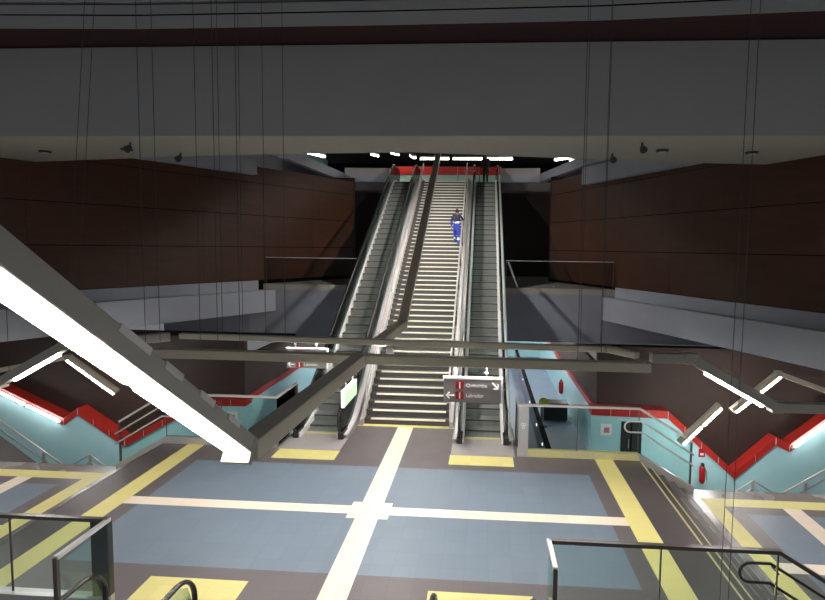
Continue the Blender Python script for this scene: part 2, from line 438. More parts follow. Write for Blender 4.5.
# shared meshes are written once in local space (comb at the origin, rising towards +y)
def esc_parts(root):
    P = {}
    for sgn in (-1, 1):
        yy = ysamp(-.35, YEND)
        lo = [(y, ez(y)-.55) for y in yy]; dk = [(y, ez(y)+.13) for y in yy]
        lo = [(y, max(-.05, z) if y < .3 else z) for y, z in lo]
        P.setdefault('cladding', []).append(MB().ribbon(lo, dk, 'x', sgn*.80, sgn*.83).build('cladding', M['steel'], root))
        P.setdefault('deck', []).append(MB().ribbon([(y, z-.03) for y, z in dk], dk, 'x', sgn*.67, sgn*.835).build('deck', M['deck'], root))
        P.setdefault('skirt', []).append(MB().ribbon([(y, ez(y)-.3) for y in yy], [(y, ez(y)+.13) for y in yy], 'x', sgn*.52, sgn*.61).build('skirt', M['deck'], root))
        yg = ysamp(-.55, YEND-.3)
        glo = [(y, ez(y)+.1) for y in yg]; ghi = [(y, ez(y)+.92) for y in yg]
        # rounded newel end
        glo[0] = (-.55, .45); ghi[0] = (-.55, .55)
        glo.insert(1, (-.45, .22)); ghi.insert(1, (-.45, .80)); glo.insert(2, (-.25, .1)); ghi.insert(2, (-.25, .91))
        glo = [g for i, g in enumerate(glo) if i < 3 or g[0] > -.2]; ghi = [g for i, g in enumerate(ghi) if i < 3 or g[0] > -.2]
        P.setdefault('glass_panel', []).append(MB().ribbon(glo, ghi, 'x', sgn*.634, sgn*.646).build('glass_panel', M['glass'], root))
        yr = ysamp(-.2, YEND-.6)
        path = [(y, ez(y)+.96) for y in yr]
        head = [(-.2+.42*math.cos(R(a)), .54+.42*math.sin(R(a))) for a in range(255, 90, -15)]
        head = [(.35, .13)]+head
        zt = TOP
        tail = [(YEND-.6+.42*math.cos(R(a)), zt+.54+.42*math.sin(R(a))) for a in range(75, -90, -15)]
        MBh = MB().tube([(sgn*.64, y, z) for y, z in head+path+tail], .04, 10, sx=1.0, sz=.75)
        P.setdefault('handrail', []).append(MBh.build('handrail', M['rubber'], root, smooth=True))
        MBn = MB().box(sgn*.56, sgn*.72, -.45, .1, -.02, .2); P.setdefault('newel_base', []).append(MBn.build('newel_base', M['rubber'], root, bevel=.03))
    P['landing_plate'] = [MB().box(-.83, .83, -1.2, .0, -.02, .012).build('landing_plate', M['plate'], root),
                          MB().box(-.83, .83, YEND-1.7, YEND, TOP-.12, TOP+.012).build('landing_plate', M['plate'], root)]
    m = MB().box(-.5, .5, -.06, .08, -.02, .03)
    P['comb'] = [m.build('comb', M['nosing_yellow'], root)]
    # steps
    n = int((LEN+1.2)/.4); P['step'] = []
    me = None
    for k in range(n):
        y = .05+.4*k; z = ez(y+.25)
        if me is None:
            o = MB().box(-.515, .515, 0, .4, -.32, 0).add([(-.515, -.004, -.035), (.515, -.004, -.035), (.515, -.004, 0), (-.515, -.004, 0)], [(0, 1, 2, 3)], 1).build('step', [M['step'], M['dark']], root); me = o.data
        else:
            o = P['step'][0].copy(); COL.objects.link(o); o.parent = root
        o.location = (0, y, z); P['step'].append(o)
    return P
ROOTLAB = [((2.3, 14.4, 0), 'right escalator rising beside the right edge of the grand stairs'),
           ((-2.3, 14.4, 0), 'left escalator rising beside the left edge of the grand stairs')]
roots = []
for i, (loc, lab) in enumerate(ROOTLAB):
    r_ = thing('escalator', lab, 'escalator', (0, 0, 0), 'escalators')
    if i == 0:
        P0 = esc_parts(r_); first = r_
    else:
        for ch in list(first.children):
            c = ch.copy(); COL.objects.link(c); c.parent = r_
    r_.location = loc; roots.append(r_)
for x, lab in ((-2.3, 'near escalator whose black handrail tops show at the bottom left corner'), (2.3, 'near escalator barely showing one handrail end at the bottom edge')):
    r_ = thing('escalator', lab, 'escalator', (x, 2*YC-14.4, 0), 'escalators'); r_.rotation_euler = (0, 0, math.pi)
    for ch in list(first.children):
        if ch.name.startswith('step') and ch.location.y > 1.5: continue
        c = ch.copy(); COL.objects.link(c); c.parent = r_

# ------------------------------------------------------------------ grand stairs
t = thing('grand_staircase', 'long straight staircase with pale nosings between the two escalators', 'staircase', (0, 15.36, 0))
NS = 52; RUN = .28; RISE = .175
for k in range(NS):
    y = 15.36+RUN*k; z = RISE*(k+1)
    st = MB().box(-1.3, 1.3, y, y+RUN+.02, z-.4, z).build('step', M['tread'], t)
    MB().box(-1.1, 1.17, y-.012, y+.07, z-.035, z+.004).build('nosing', M['nosing'], st)
for s in (-1, 1):
    lo = [(15.2, -.02), (15.36, 0), (15.36+RUN*NS, TOP-.0), (31.4, TOP)]
    m = MB().ribbon([(y, z-.4) for y, z in lo], [(y, z+.2) for y, z in lo], 'x', s*1.3, s*1.42)
    m.build('stringer', M['steel'], t)
def stair_z(y): return max(0, (y-15.36)*TAN+.1)
for s in (-1, 1):
    for (a, b) in ((15.3, 19.6), (19.85, 24.4), (24.65, 30.0)):
        path = []
        for h0, h1 in ((.95, .70),):
            P_ = lambda y, h: (s*1.24, y, stair_z(y)+h)
            up = [P_(a, .95), P_(a+.15, .95), P_(b-.15, .95), P_(b, .92)]
            dn = [P_(b, .72), P_(b-.15, .68), P_(a+.15, .68), P_(a, .68)]
            path = up+dn
        MB().tube(path, .026, 8, closed=True).build('handrail', M['rail'], t, smooth=True)
        y = a+.1
        while y < b:
            MB().tube([(s*1.3, y, stair_z(y)-.1), (s*1.3, y, stair_z(y)+.7), (s*1.24, y, stair_z(y)+.93)], .018, 6).build('baluster', M['rail'], t); y += 1.38

# ------------------------------------------------------------------ suspended light profiles
def light_bar(name, label, pts, w=.24, h=.2, lit=None, strip=True, smat='strip', tw=.15, th=.11, housing='bar', group='suspended light profiles', tubes=()):
    c = Vector(pts[0]); t = thing(name, label, 'light', tuple(c), group)
    for si, (p, q) in enumerate(zip(pts, pts[1:])):
        p = Vector(p); q = Vector(q); d = (q-p).normalized()
        hs = MB().seg(p-d*.02, q+d*.02, w, h).build('housing', M[housing], t, bevel=.012)
        if strip is True or (strip and si in strip):
            L = (q-p).length; n = max(1, round(L/2.0)); gap = .12
            for i in range(n):
                a = p+d*(L*i/n+gap); b = p+d*(L*(i+1)/n-gap)
                MB().seg(a, b, .09, .012, -h/2+.0035).build('diffuser', M[smat if si else 'strip'], hs)
    for j, p in enumerate(pts[1:-1]):
        MB().seg(Vector(p)-Vector((0, 0, h*.55)), Vector(p)+Vector((0, .0001, h*.55)), w*1.08, w*1.08).build('corner_joint', M['bar_pale'], t, bevel=.01)
    for p, q, n in tubes:
        p = Vector(p); q = Vector(q); d = (q-p).normalized(); L = (q-p).length
        for i in range(n):
            a = p+d*(L*i/n+.03); b = p+d*(L*(i+1)/n-.03)
            MB().seg(a, b, tw, th, -h/2-th/2).build('diffuser', M['lamp'], t, bevel=.015)
    return t
ZB = 3.3
A = (0.02, 4.72, ZB+.1)
light_bar('suspended_light', 'dark light profile over the floor between the white tube lamp and the front cross bar', [(0.0, 4.72, ZB+.15), (0.05, 8.98, ZB+.08)])
light_bar('suspended_light', 'dark light profile bending up to rise above the grand staircase', [(0.08, 10.83, ZB+.08), (0.08, 13.84, ZB), (0.08, 24.6, 9.75)], smat='strip_stairs')
far_end = Vector((0.0, -.9, 7.666)); el = Vector((0.0, 4.6, 7.666-.749*5.5))
t = light_bar('tube_lamp', 'huge glowing white tube lamp slanting down at the left edge', [tuple(far_end), tuple(el)], .26, .15, strip=False, housing='bar_pale')
dd = (el-far_end).normalized(); LL = (el-far_end).length
for i in range(4):
    MB().seg(far_end+dd*(LL*i/4+.02), far_end+dd*(LL*(i+1)/4-.06), .06, .06, -.105).build('diffuser', M['lamp'], t, bevel=.02)
for i in range(4):
    b0 = Vector((.0, 2.83+.42*i, 0)); b0.z = 7.666-.749*(b0.y+.9)
    MB().seg(b0, b0+dd*(.34 if i == 0 else .24), .275, .05, .055).build('reflector_plate', M['sign_edge'], t)
MB().seg(el-dd*.03, el+dd*.05, .27, .25, -.05).build('corner_joint', M['bar_pale'], t, bevel=.01)
light_bar('suspended_light', 'front dark horizontal light profile crossing the hall before the stairs', [(-4.3, 9.2, 3.38), (5.1, 9.05, 3.38)], .2, .16)
light_bar('suspended_light', 'rear dark horizontal light profile with both ends turned forward', [(-4.3, 10.85, 3.40), (4.75, 10.5, 3.40), (5.15, 9.95, 3.40)], .14, .12)
light_bar('suspended_light', 'right light profile dropping over the side steps with a lit tube', [(5.42, 9.9, 3.38), (6.13, 9.9, 3.38), (7.82, 10.1, 2.45), (13.0, 10.1, 2.45)], .2, .18, housing='bar_pale', strip=(2,), tw=.07, th=.05,
          tubes=[((6.45, 9.94, 3.205), (7.65, 10.08, 2.545), 1)])
light_bar('suspended_light', 'left light profile dropping over the side steps behind the white tube lamp', [(-4.56, 10.8, 3.38), (-5.5, 10.0, 3.38), (-6.3, 10.1, 3.30), (-8.0, 10.3, 2.40), (-13.0, 10.2, 2.40)], .2, .18, housing='bar_pale', strip=(3,), tw=.07, th=.05,
          tubes=[((-6.5, 10.12, 3.195), (-7.7, 10.27, 2.56), 1)])

def slope_lamp(label, p, q, tail=None):
    pts = [p, q] if tail is None else [tail, p, q]
    light_bar('ceiling_lamp', label, pts, .16, .14, strip=False, tw=.12, th=.08, housing='bar', group='slanted twin tube lamps', tubes=[(p, q, 2)])
slope_lamp('upper slanted twin tube lamp on the right in front of dark wood', (10.84, 15.5, 1.86), (9.60, 15.5, .74), (13.6, 15.5, .9))
slope_lamp('lower slanted twin tube lamp on the right above the red trim', (9.22, 15.5, .88), (8.14, 15.5, -.28))
slope_lamp('slanted twin tube lamp on the left just below the huge tube lamp', (-10.80, 15.5, 1.78), (-9.25, 15.5, .72), (-14.5, 15.5, 1.0))

# ------------------------------------------------------------------ trench levels, teal walls with red cap
CZ = -2.05
for s, side in ((1, 'right'), (-1, 'left')):
    X = lambda u: s*u
    # corridor under the hall
    struct('floor_corridor_'+side, MB().box(X(3.15), X(8.4), 13.4, 36, CZ-.3, CZ), M['corridor'])
    prof = [(X(5.95), .10), (X(8.45), .06), (X(10.7), -1.92), (X(11.95), -.72), (X(12.4), -.92), (X(15.6), 1.75)]
    if s < 0: prof = [(-5.95, .02), (-7.6, -.02), (-10.42, -1.60), (-12.14, -.5), (-12.68, -.89), (-16.6, .86)]
    capt = .26
    lowp = [(x, z-capt) for x, z in prof]
    base = [(x, -5.2) for x, z in prof]
    struct('wall_teal_'+side, MB().ribbon(base, lowp, 'y', 17.45, 17.8), M['teal'])
    m = MB().ribbon(lowp, prof, 'y', 17.38, 17.85)
    for x, z in prof[1:-1]: m.box(x-.006, x+.006, 17.374, 17.4, z-capt+.01, z-.01, 1)
    for (xa, za), (xb, zb) in zip(prof, prof[1:]):
        nj = int(abs(xb-xa)/.75)
        for i in range(1, nj+1):
            f_ = i/(nj+1); x = xa+(xb-xa)*f_; z = za+(zb-za)*f_; m.box(x-.005, x+.005, 17.376, 17.4, z-capt+.02, z-.02, 1)
    struct('trim_red_'+side, m, [M['red'], M['white']])
    struct('wall_wood_lower_'+side, MB().box(X(6.2), X(20), 17.86, 18.1, -5.2, 2.14), M['wood_low'])
    # corridor side wall
    struct('wall_corridor_'+side, MB().box(X(6.2), X(6.35), 17.9, 36, CZ, -.28), M['teal'])
    struct('trim_corridor_'+side, MB().box(X(6.16), X(6.38), 17.9, 36, -.28, -.06), M['red'])
    struct('wall_corridor_wood_'+side, MB().box(X(6.22), X(6.35), 18.1, 36, -.06, 1.4), M['wood_low'])
    struct('wall_corridor_end_'+side, MB().box(X(3.15), X(6.2), 35.6, 36, CZ, 4), M['teal'])
    struct('wall_under_floor_'+side, MB().box(X(3.15), X(15.5), 13.3, 13.36, CZ-2.5, LZ-.42 if False else -1.25), M['concrete'])
    # pale low wall with black handrail splitting the corridor
    w = MB().box(X(4.42), X(4.5), 14.2, 34, CZ, -1.14).build('parapet', M['fascia'])
    tag(w, f'pale low wall with black coping along the lower corridor on the {side}', 'low wall', 'corridor low walls')
    tag(MB().box(X(4.38), X(4.54), 14.2, 34, -1.14, -1.06).build('coping', M['black'], w), 'black coping')
    m = MB()
    for y in (15.5, 16.6, 18.0, 20.0, 23, 27): m.disc((X(4.415), y, -1.45), .05, .02, 'x', 12)
    m.build('marker_light', M['bulb'], w)
    # trench stair floors (down to the V, then up again outward)
    struct('floor_trench_'+side, MB().prism([(X(8.4), CZ), (X(10.7), -3.9), (X(12), -3.9), (X(15.6), -1.35), (X(15.6), -1.7), (X(12), -4.3), (X(10.6), -4.3), (X(8.4), CZ-.3)], 'y', 13.5, 17.45), M['dark_tile'])
    # stair rails seen over the lower floor edge
    r_ = thing('stair_rail', f'grey double stair rail before the teal wall on the {side}', 'handrail', (X(12), 15.5, -3), 'rails of the trench stairs')
    for dz, nm in ((0, 'top_rail'), (-.3, 'lower_rail')):
        MB().tube([(X(11.0), 15.5, -1.84+dz), (X(12.3), 15.5, -.98+dz), (X(15.4), 15.5, 1.05+dz)], .028, 8).build(nm, M['steel'], r_, smooth=True)
    for u, z0, z1 in ((11.8, -4.0, -1.36), (13.6, -2.75, -.12)):
        MB().box(X(u-.03), X(u+.03), 15.47, 15.53, z0, z1).build('post', M['steel'], r_)
    r2 = thing('stair_rail', f'short peaked rail end at the foot of the trench stairs on the {side}', 'handrail', (X(10.5), 15.5, -3.2), 'rails of the trench stairs')
    for dz, nm in ((0, 'top_rail'), (-.24, 'lower_rail')):
        MB().tube([(X(9.75), 15.8, -2.05+dz), (X(10.47), 15.8, -1.50+dz), (X(11.2), 15.8, -1.95+dz)], .026, 8).build(nm, M['steel'], r2, smooth=True)
    MB().box(X(10.44), X(10.5), 15.77, 15.83, -3.75, -1.5).build('post', M['steel'], r2)
    # poster and dark doors in the teal wall
    pz = thing('notice_poster', f'small white notice with pink print on the teal wall at the {side}', 'poster', (X(6.46), 17.44, -.65), 'notices on teal walls')
    MB().box(X(6.28), X(6.64), 17.425, 17.448, -.84, -.46).build('sheet', M['white'], pz)
    MB().box(X(6.38), X(6.56), 17.42, 17.428, -.76, -.58).build('print', M['poster_pink'], pz)
    d = MB().box(X(6.95), X(7.63), 17.42, 17.46, CZ, -.36).build('door_1' if s > 0 else 'door_2', M['door']); tag(d, kind='structure')
    MB().box(X(7.27), X(7.30), 17.40, 17.43, CZ, -.36).build('door_seam', M['black'], d)
    MB().tube([(X(7.2), 17.39, -1.25), (X(7.2), 17.39, -.95)], .015, 8).build('handle', M['steel'], d)
    # fluorescent tubes under the red trim
    lt = thing('trim_lamp', f'white fluorescent tube under the red trim at the far {side}', 'light', (X(13.4), 17.3, -.2), 'lamps under the red trim')
    x5, z5 = abs(prof[4][0]), prof[4][1]; sl = (prof[5][1]-z5)/(abs(prof[5][0])-x5)
    for a, b in ((x5+.1, x5+1.3), (x5+1.4, x5+2.6)):
        za = z5+(a-x5)*sl-.2; zb = z5+(b-x5)*sl-.2
        MB().seg((X(a), 17.31, za+.06), (X(b), 17.31, zb+.06), .07, .07).build('tube', M['lamp_trim'], lt, bevel=.02)
    MB().seg((X(x5+.05), 17.36, z5-.12), (X(x5+2.7), 17.36, z5+2.7*sl-.12), .05, .05).build('fixture', M['steel'], lt)

e = thing('fire_extinguisher', 'red fire extinguisher box on the teal wall beside the right balustrade end', 'fire extinguisher', (9.62, 17.3, -2.3))
MB().tube([(9.62, 17.33, -2.34), (9.62, 17.33, -2.26), (9.62, 17.33, -1.8), (9.62, 17.33, -1.74)], [.05, .09, .09, .05], 14).build('cylinder', M['ext_red'], e, smooth=True)
MB().box(9.58, 9.66, 17.28, 17.38, -1.75, -1.66).build('valve', M['dark'], e)
MB().tube([(9.62, 17.28, -1.75), (9.72, 17.24, -1.9), (9.74, 17.26, -2.2)], .012, 6).build('hose', M['dark'], e)
e = thing('fire_sign', 'small red sign above the extinguisher on the teal wall', 'sign', (9.62, 17.44, -1.4))
MB().box(9.52, 9.72, 17.425, 17.446, -1.48, -1.2).build('panel', M['ext_red'], e)
MB().box(9.56, 9.68, 17.42, 17.43, -1.42, -1.34).build('mark', M['white'], e)
e = thing('fire_extinguisher', 'red fire extinguisher on the teal side wall of the lower corridor', 'fire extinguisher', (6.1, 25.1, -1.6))
MB().tube([(6.1, 25.1, -1.62), (6.1, 25.1, -1.55), (6.1, 25.1, -1.05), (6.1, 25.1, -.98)], [.05, .11, .11, .05], 12).build('cylinder', M['ext_red'], e, smooth=True)
MB().box(6.06, 6.14, 25.05, 25.15, -.99, -.92).build('valve', M['dark'], e)
e = thing('ticket_desk', 'dark box shaped machine standing across the lower right corridor', 'machine', (5.4, 22.6, CZ))
MB().box(4.9, 6.0, 22.4, 23.0, CZ, -1.35).build('body', M['dark'], e, bevel=.03)
MB().box(4.88, 6.02, 22.36, 23.02, -1.35, -1.30).build('top', M['rubber'], e)
pz = thing('round_sign_stand', 'round yellow green disc on a post in the lower right corridor', 'sign', (4.85, 21.6, CZ))
MB().tube([(4.85, 21.6, CZ), (4.85, 21.6, -1.2)], .025, 8).build('post', M['steel'], pz)
MB().disc((4.85, 21.57, -1.0), .19, .03, 'y', 20).build('disc', M['hivis'], pz)
MB().disc((4.85, 21.6, CZ+.02), .18, .04, 'z', 16).build('foot', M['dark'], pz)

# ------------------------------------------------------------------ oblique side walls with ledges, balcony
WR = ((7.82, 22.04), (3.29, -8.0)); WL = ((-7.85, 22.65), (-3.28, -5.74))
JOINTS = [3.8, 5.3, 6.7, 8.12, 8.85]
def wall(side, W, s, t0, t1):
    P = Vector((*W[0], 0)); d = Vector((*W[1], 0)).normalized(); n = Vector((-d.y, d.x, 0))
    if n.x*s > 0: n = -n          # towards the hall
    def q(t, off, z): v = P+d*t+n*off; return (v.x, v.y, z)
    def slab(mb, a, b, o0, o1, z0, z1, mi=0):
        return mb.hexa([q(a, o0, z0), q(b, o0, z0), q(b, o1, z0), q(a, o1, z0)], [q(a, o0, z1), q(b, o0, z1), q(b, o1, z1), q(a, o1, z1)], mi)
    m = MB(); slab(m, t0, t1, -.3, -.03, 3.3, 8.83, 1)
    for z0, z1 in zip(JOINTS, JOINTS[1:]):
        tt = t0
        while tt < t1:
            e_ = min(tt+2.9, t1); slab(m, tt+.003, e_-.003, -.03, 0, z0+.014, z1-.014); tt += 2.9
    struct('wall_'+side, m, [M['wood'], M['black']])
    struct('trim_ledge_'+side, slab(MB(), -.05, t1, -.3, .06, 3.2, 3.8), M['fascia'])
    m = MB(); slab(m, -.9, t1, .0, .48, 2.42, 3.37); slab(m, -.9, t1, .44, .50, 3.32, 3.385)
    struct('beam_side_'+side, m, M['fascia'])
    return q, slab
qR, slabR = wall('right', WR, 1, -5.7, 11.0)
qL, slabL = wall('left', WL, -1, -6.2, 14.0)
struct('beam_bracket_right', slabR(MB(), -2.35, 9, 0, .35, 8.28, 9.02), M['fascia'])
struct('beam_bracket_left', slabL(MB(), .15, 9, 0, .35, 8.43, 9.05), M['fascia'])
# returns behind the oblique walls and dark back wall
for s, q, t0 in ((1, qR, -5.7), (-1, qL, -6.2)):
    a = q(t0, 0, 0)
    struct('wall_return_'+('right' if s > 0 else 'left'), MB().box(a[0], a[0]+s*4, a[1]-.05, a[1]+.2, 3.3, 9.05), M['wood_low'])
    struct('wall_back_'+('right' if s > 0 else 'left'), MB().box(s*3.15, s*9, 31.2, 31.4, 1.5, 9.05), M['wood_low'])
# balcony slab, its front wall below
for s, xe, yb, side in ((1, 7.8, 22.1, 'right'), (-1, 7.65, 22.9, 'left')):
    zz = lambda z: 5.4+(z-5.4)*yb/22.1
    struct('balcony_'+side, MB().box(s*3.16, s*xe, yb, 31.2, zz(3.46), zz(3.70)), M['balcony_edge'])
    struct('wall_balcony_'+side, MB().box(s*3.16, s*(12.25 if s > 0 else 12.4), yb+.06, yb+.3, zz(1.42), zz(3.46)), M['concrete'])
    g = thing('balcony_railing', f'dark glass railing along the balcony on the {side} of the escalators', 'railing', (s*5, yb+.05, zz(3.70)), 'balcony railings')
    MB().box(s*3.2, s*(xe-.1), yb+.06, yb+.075, zz(3.72), zz(4.84)).build('glass_pane', M['glass_clear'], g)
    MB().box(s*3.2, s*(xe-.1), yb+.05, yb+.09, zz(4.84), zz(4.87)).build('top_rail', M['rail'], g)
    for u in (3.22, xe-.12):
        MB().box(s*(u-.015), s*(u+.015), yb+.045, yb+.095, zz(3.70), zz(4.84)).build('post', M['rail_dark'], g)
    if s > 0:
        MB().seg((3.30, yb+.08, zz(4.8)), (3.70, yb+.08, zz(3.74)), .03, .07).build('brace', M['rail'], g)
    struct('leak_slab_'+side, MB().prism([(17.86, 2.1), (yb+.06, 1.2), (yb+.06, 1.40), (17.86, 2.18)], 'x', s*6.2, s*20), M['black'])  # black slab added behind the lower wall to stop light leaking through the gap
    struct('ceiling_corridor_'+side, MB().box(s*3.15, s*6.3, yb+.3, 36, 1.42, 1.6), M['concrete'])
    struct('wall_corridor_inner_'+side, MB().box(s*3.14, s*3.17, 13.4, 36, CZ, -.05), M['fascia'])
    l = thing('corridor_fill', f'row of unseen fill tubes added in the lower corridor on the {side}', 'light', (s*5.2, 27, 1.4), 'added corridor fill lights')  # hidden tubes added to brighten the dark corridor
    for k in range(4):
        MB().box(s*5.1, s*5.25, yb+.9+k*3, yb+3.2+k*3, 1.33, 1.41).build('tube', M['fill_corridor'], l)
        MB().box(s*3.7, s*3.85, yb+.9+k*3, yb+3.2+k*3, 1.33, 1.41).build('tube', M['fill_corridor'], l)

# ------------------------------------------------------------------ the great beam, upper band, ceiling
ZS = 7.9; KS = (7.9-5.4)/(8.75-5.4)
def ks(pts): return [(2.22+(x-2.22)*KS, y*KS) for x, y in pts]
rear = [(-18.5, 21.42), (-9.98, 19.83), (-5.33, 19.13), (-.36, 18.75), (4.46, 19.75), (10.5, 20.93), (15.5, 21.57), (21, 22.2)]
rear = ks([(-24, 22.4)]+rear)
front = [(x, 16.0*KS) for x, y in rear]
m = MB()
n = len(rear)
m.add([(x, y, ZS) for x, y in front]+[(x, y, ZS) for x, y in rear], [(i, i+1, n+i+1, n+i) for i in range(n-1)], 1)
m.add([(x, y, ZS) for x, y in front]+[(x, y, ZS+2.02) for x, y in front], [(i, i+1, n+i+1, n+i) for i in range(n-1)], 0)
m.add([(x, y, ZS) for x, y in rear]+[(x, y, ZS+2.02) for x, y in rear], [(i, i+1, n+i+1, n+i) for i in range(n-1)], 0)
m.add([(x, y, ZS+2.02) for x, y in front]+[(x, y, ZS+2.02) for x, y in rear], [(i, i+1, n+i+1, n+i) for i in range(n-1)], 0)
struct('beam', m, [M['beam'], M['soffit']])
fr = [(-20, 14.5), (-12, 14.62), (-7.7, 14.80), (-.2, 14.76), (5.2, 14.66), (11, 14.25), (19, 13.5)]
fr = ks(fr)
n = len(fr); m = MB()
def band(z0, z1, dy0, dy1, mi):
    m.add([(x, y+dy0, 5.4+(z0-5.4)*KS) for x, y in fr]+[(x, y+dy1, 5.4+(z1-5.4)*KS) for x, y in fr], [(i, i+1, n+i+1, n+i) for i in range(n-1)], mi)
def uz(z): return 5.4+(z-5.4)*KS
m.add([(x, y, uz(11.5)) for x, y in fr]+[(x, 16.5, uz(11.5)) for x, y in fr], [(i, i+1, n+i+1, n+i) for i in range(n-1)], 1)
band(11.5, 11.86, 0, 0, 0); band(11.86, 11.90, .06, .06, 2); band(11.86, 11.86, 0, .06, 2); band(11.9, 11.9, 0, .06, 2)
band(11.9, 12.16, 0, 0, 0); band(12.16, 12.16, 0, .15, 2); band(12.16, 12.22, .15, .15, 2); band(12.22, 12.22, .15, -.05, 0); band(12.22, 12.9, -.05, -.05, 3)
band(12.9, 12.9, -.05, 8, 0)
struct('beam_upper', m, [M['beam'], M['maroon'], M['black'], M['fascia']])
struct('ceiling', MB().box(-20, 20, -8, 10.9, 11.05, 11.3), M['concrete'])

# soffit fittings
for x, y, lab in ((-9.88, 13.87, 'recessed round downlight nearest the left edge under the grey beam'), (-7.31, 13.56, 'recessed round downlight under the left part of the grey beam'),
                  (6.67, 13.61, 'recessed round downlight under the right part of the grey beam'), (8.98, 13.88, 'recessed round downlight nearest the right edge under the grey beam')):
    d = thing('downlight', lab, 'light', (x, y, ZS), 'downlights in the beam soffit')
    MB().tube([(x, y, ZS-.05), (x, y, ZS+.01)], [.13, .17], 18).build('ring', M['dark'], d)
    MB().disc((x, y, ZS-.06), .09, .02).build('lens', M['bar'], d)
for px, py, lab in ((-6.60, 12.68, 'small dark spotlight under the grey beam, higher of the left pair'), (-6.15, 14.10, 'small dark spotlight on the beam edge, lower of the left pair'),
                    (5.56, 14.10, 'small dark spotlight on the beam edge, lower of the right pair'), (5.90, 12.68, 'small dark spotlight under the grey beam, higher of the right pair')):
    d = thing('spotlight', lab, 'light', (px, py, ZS), 'small spotlights under the beam')
    MB().tube([(px, py, ZS), (px, py, ZS-.12)], .02, 8).build('stem', M['dark'], d)
    MB().tube([(px, py-.02, ZS-.12), (px, py-.14, ZS-.2)], [.06, .09], 10).build('head', M['dark'], d)

# ------------------------------------------------------------------ upper hall beyond the stairs
struct('floor_upper', MB().box(-9, 9, 30.0, 40, TOP-.5, TOP), M['taupe'])
gl = [(-3.15, 29.7), (-5.7, 29.6), (-6.2, 21.0)]; gr = [(3.15, 29.7), (5.3, 29.5), (7.0, 21.6)]
for nm, pl in (('left', gl), ('right', gr)):
    s = -1 if nm == 'left' else 1
    m = MB()
    for a, b in zip(pl, pl[1:]):
        av = Vector((*a, 0)); bv = Vector((*b, 0)); d = (bv-av).normalized(); nrm = Vector((-d.y, d.x, 0))
        if (av+nrm*.2).y < av.y and a == pl[0]: nrm = -nrm
        if a != pl[0] and nrm.x*s < 0: nrm = -nrm
        def quad(z): return [(*(av).xy, z), (*(bv).xy, z), (*(bv+nrm*.3).xy, z), (*(av+nrm*.3).xy, z)]
        m.hexa(quad(9.06), quad(9.5), 0); 
        if a == pl[0]: m.hexa([(p[0], p[1], 9.5) for p in quad(0)], [(p[0], p[1], 9.82) for p in quad(0)], 1)
    struct('trim_gallery_'+nm, m, [M['fascia'], M['balcony_edge']])
    struct('floor_gallery_'+nm, MB().add([(*pl[1], 9.3), (*pl[2], 9.3), (s*10, 21, 9.3), (s*10, 31, 9.3)], [(0, 1, 2, 3)]), M['taupe'])
    struct('wall_gallery_'+nm, MB().box(s*9.2, s*9.4, 21, 38, 9.3, 11.6), M['teal'])
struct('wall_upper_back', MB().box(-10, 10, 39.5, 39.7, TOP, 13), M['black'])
struct('ceiling_upper', MB().box(-12, 12, 19.5, 40, 11.62, 11.8), M['dark_ceiling'])
c = thing('red_barrier', 'red panelled barrier across the landing at the top of the stairs', 'barrier', (0, 33, TOP))
for i in range(5):
    x0 = -3.45+i*1.34
    MB().box(x0, x0+1.31, 33, 33.12, 9.9, 10.42).build('red_panel', M['red'], c)
    MB().box(x0+.02, x0+1.29, 33.03, 33.06, TOP+.05, 9.9).build('glass_panel', M['panel_green'], c)
for i in range(6): MB().box(-3.48+i*1.34-.02, -3.48+i*1.34+.02, 33.0, 33.1, TOP, 10.42).build('post', M['steel'], c)
def upper_lamp(label, p, q, w=.16):
    t = thing('upper_lamp', label, 'light', p, 'lamps of the upper hall')
    MB().seg(p, q, w, .09).build('tube', M['lamp_soft'], t)
    MB().seg((p[0], p[1], p[2]+.1), (q[0], q[1], q[2]+.1), w+.06, .09).build('housing', M['bar'], t)
    cc = [(p[i]+q[i])/2 for i in range(3)]
    MB().tube([(cc[0], cc[1], cc[2]+.12), (cc[0], cc[1], 11.615)], .012, 6).build('stem', M['bar'], t)
upper_lamp('long white lamp left of the slanted bar above the red barrier', (-1.8, 33, 10.9), (.0, 33, 10.9), .12)
upper_lamp('long white lamp in the middle above the red barrier', (.25, 33, 10.9), (2.1, 33, 10.9), .12)
upper_lamp('long white lamp over the right escalator top', (2.3, 33, 10.9), (3.95, 33, 10.9), .12)
upper_lamp('slanted bright lamp over the left escalator top', (-3.6, 33, 11.25), (-3.0, 31.6, 10.9))
upper_lamp('short bright lamp between left escalator and stairs at the top', (-2.4, 33, 11.1), (-2.0, 31.8, 10.75))
upper_lamp('bright lamp at the far right of the stair top', (4.5, 33, 11.2), (4.2, 31.6, 10.95))
upper_lamp('small bright lamp left of the left escalator top', (-4.6, 31.5, 10.9), (-4.15, 31.5, 10.8))
upper_lamp('outer lamp of the right gallery', (6.2, 30, 10.35), (7.2, 27, 10.1))
upper_lamp('inner lamp of the right gallery', (7.2, 31, 10.45), (8.2, 28, 10.2))
upper_lamp('pale lamp over the left gallery', (-7.0, 30, 10.5), (-8.4, 26, 10.45))

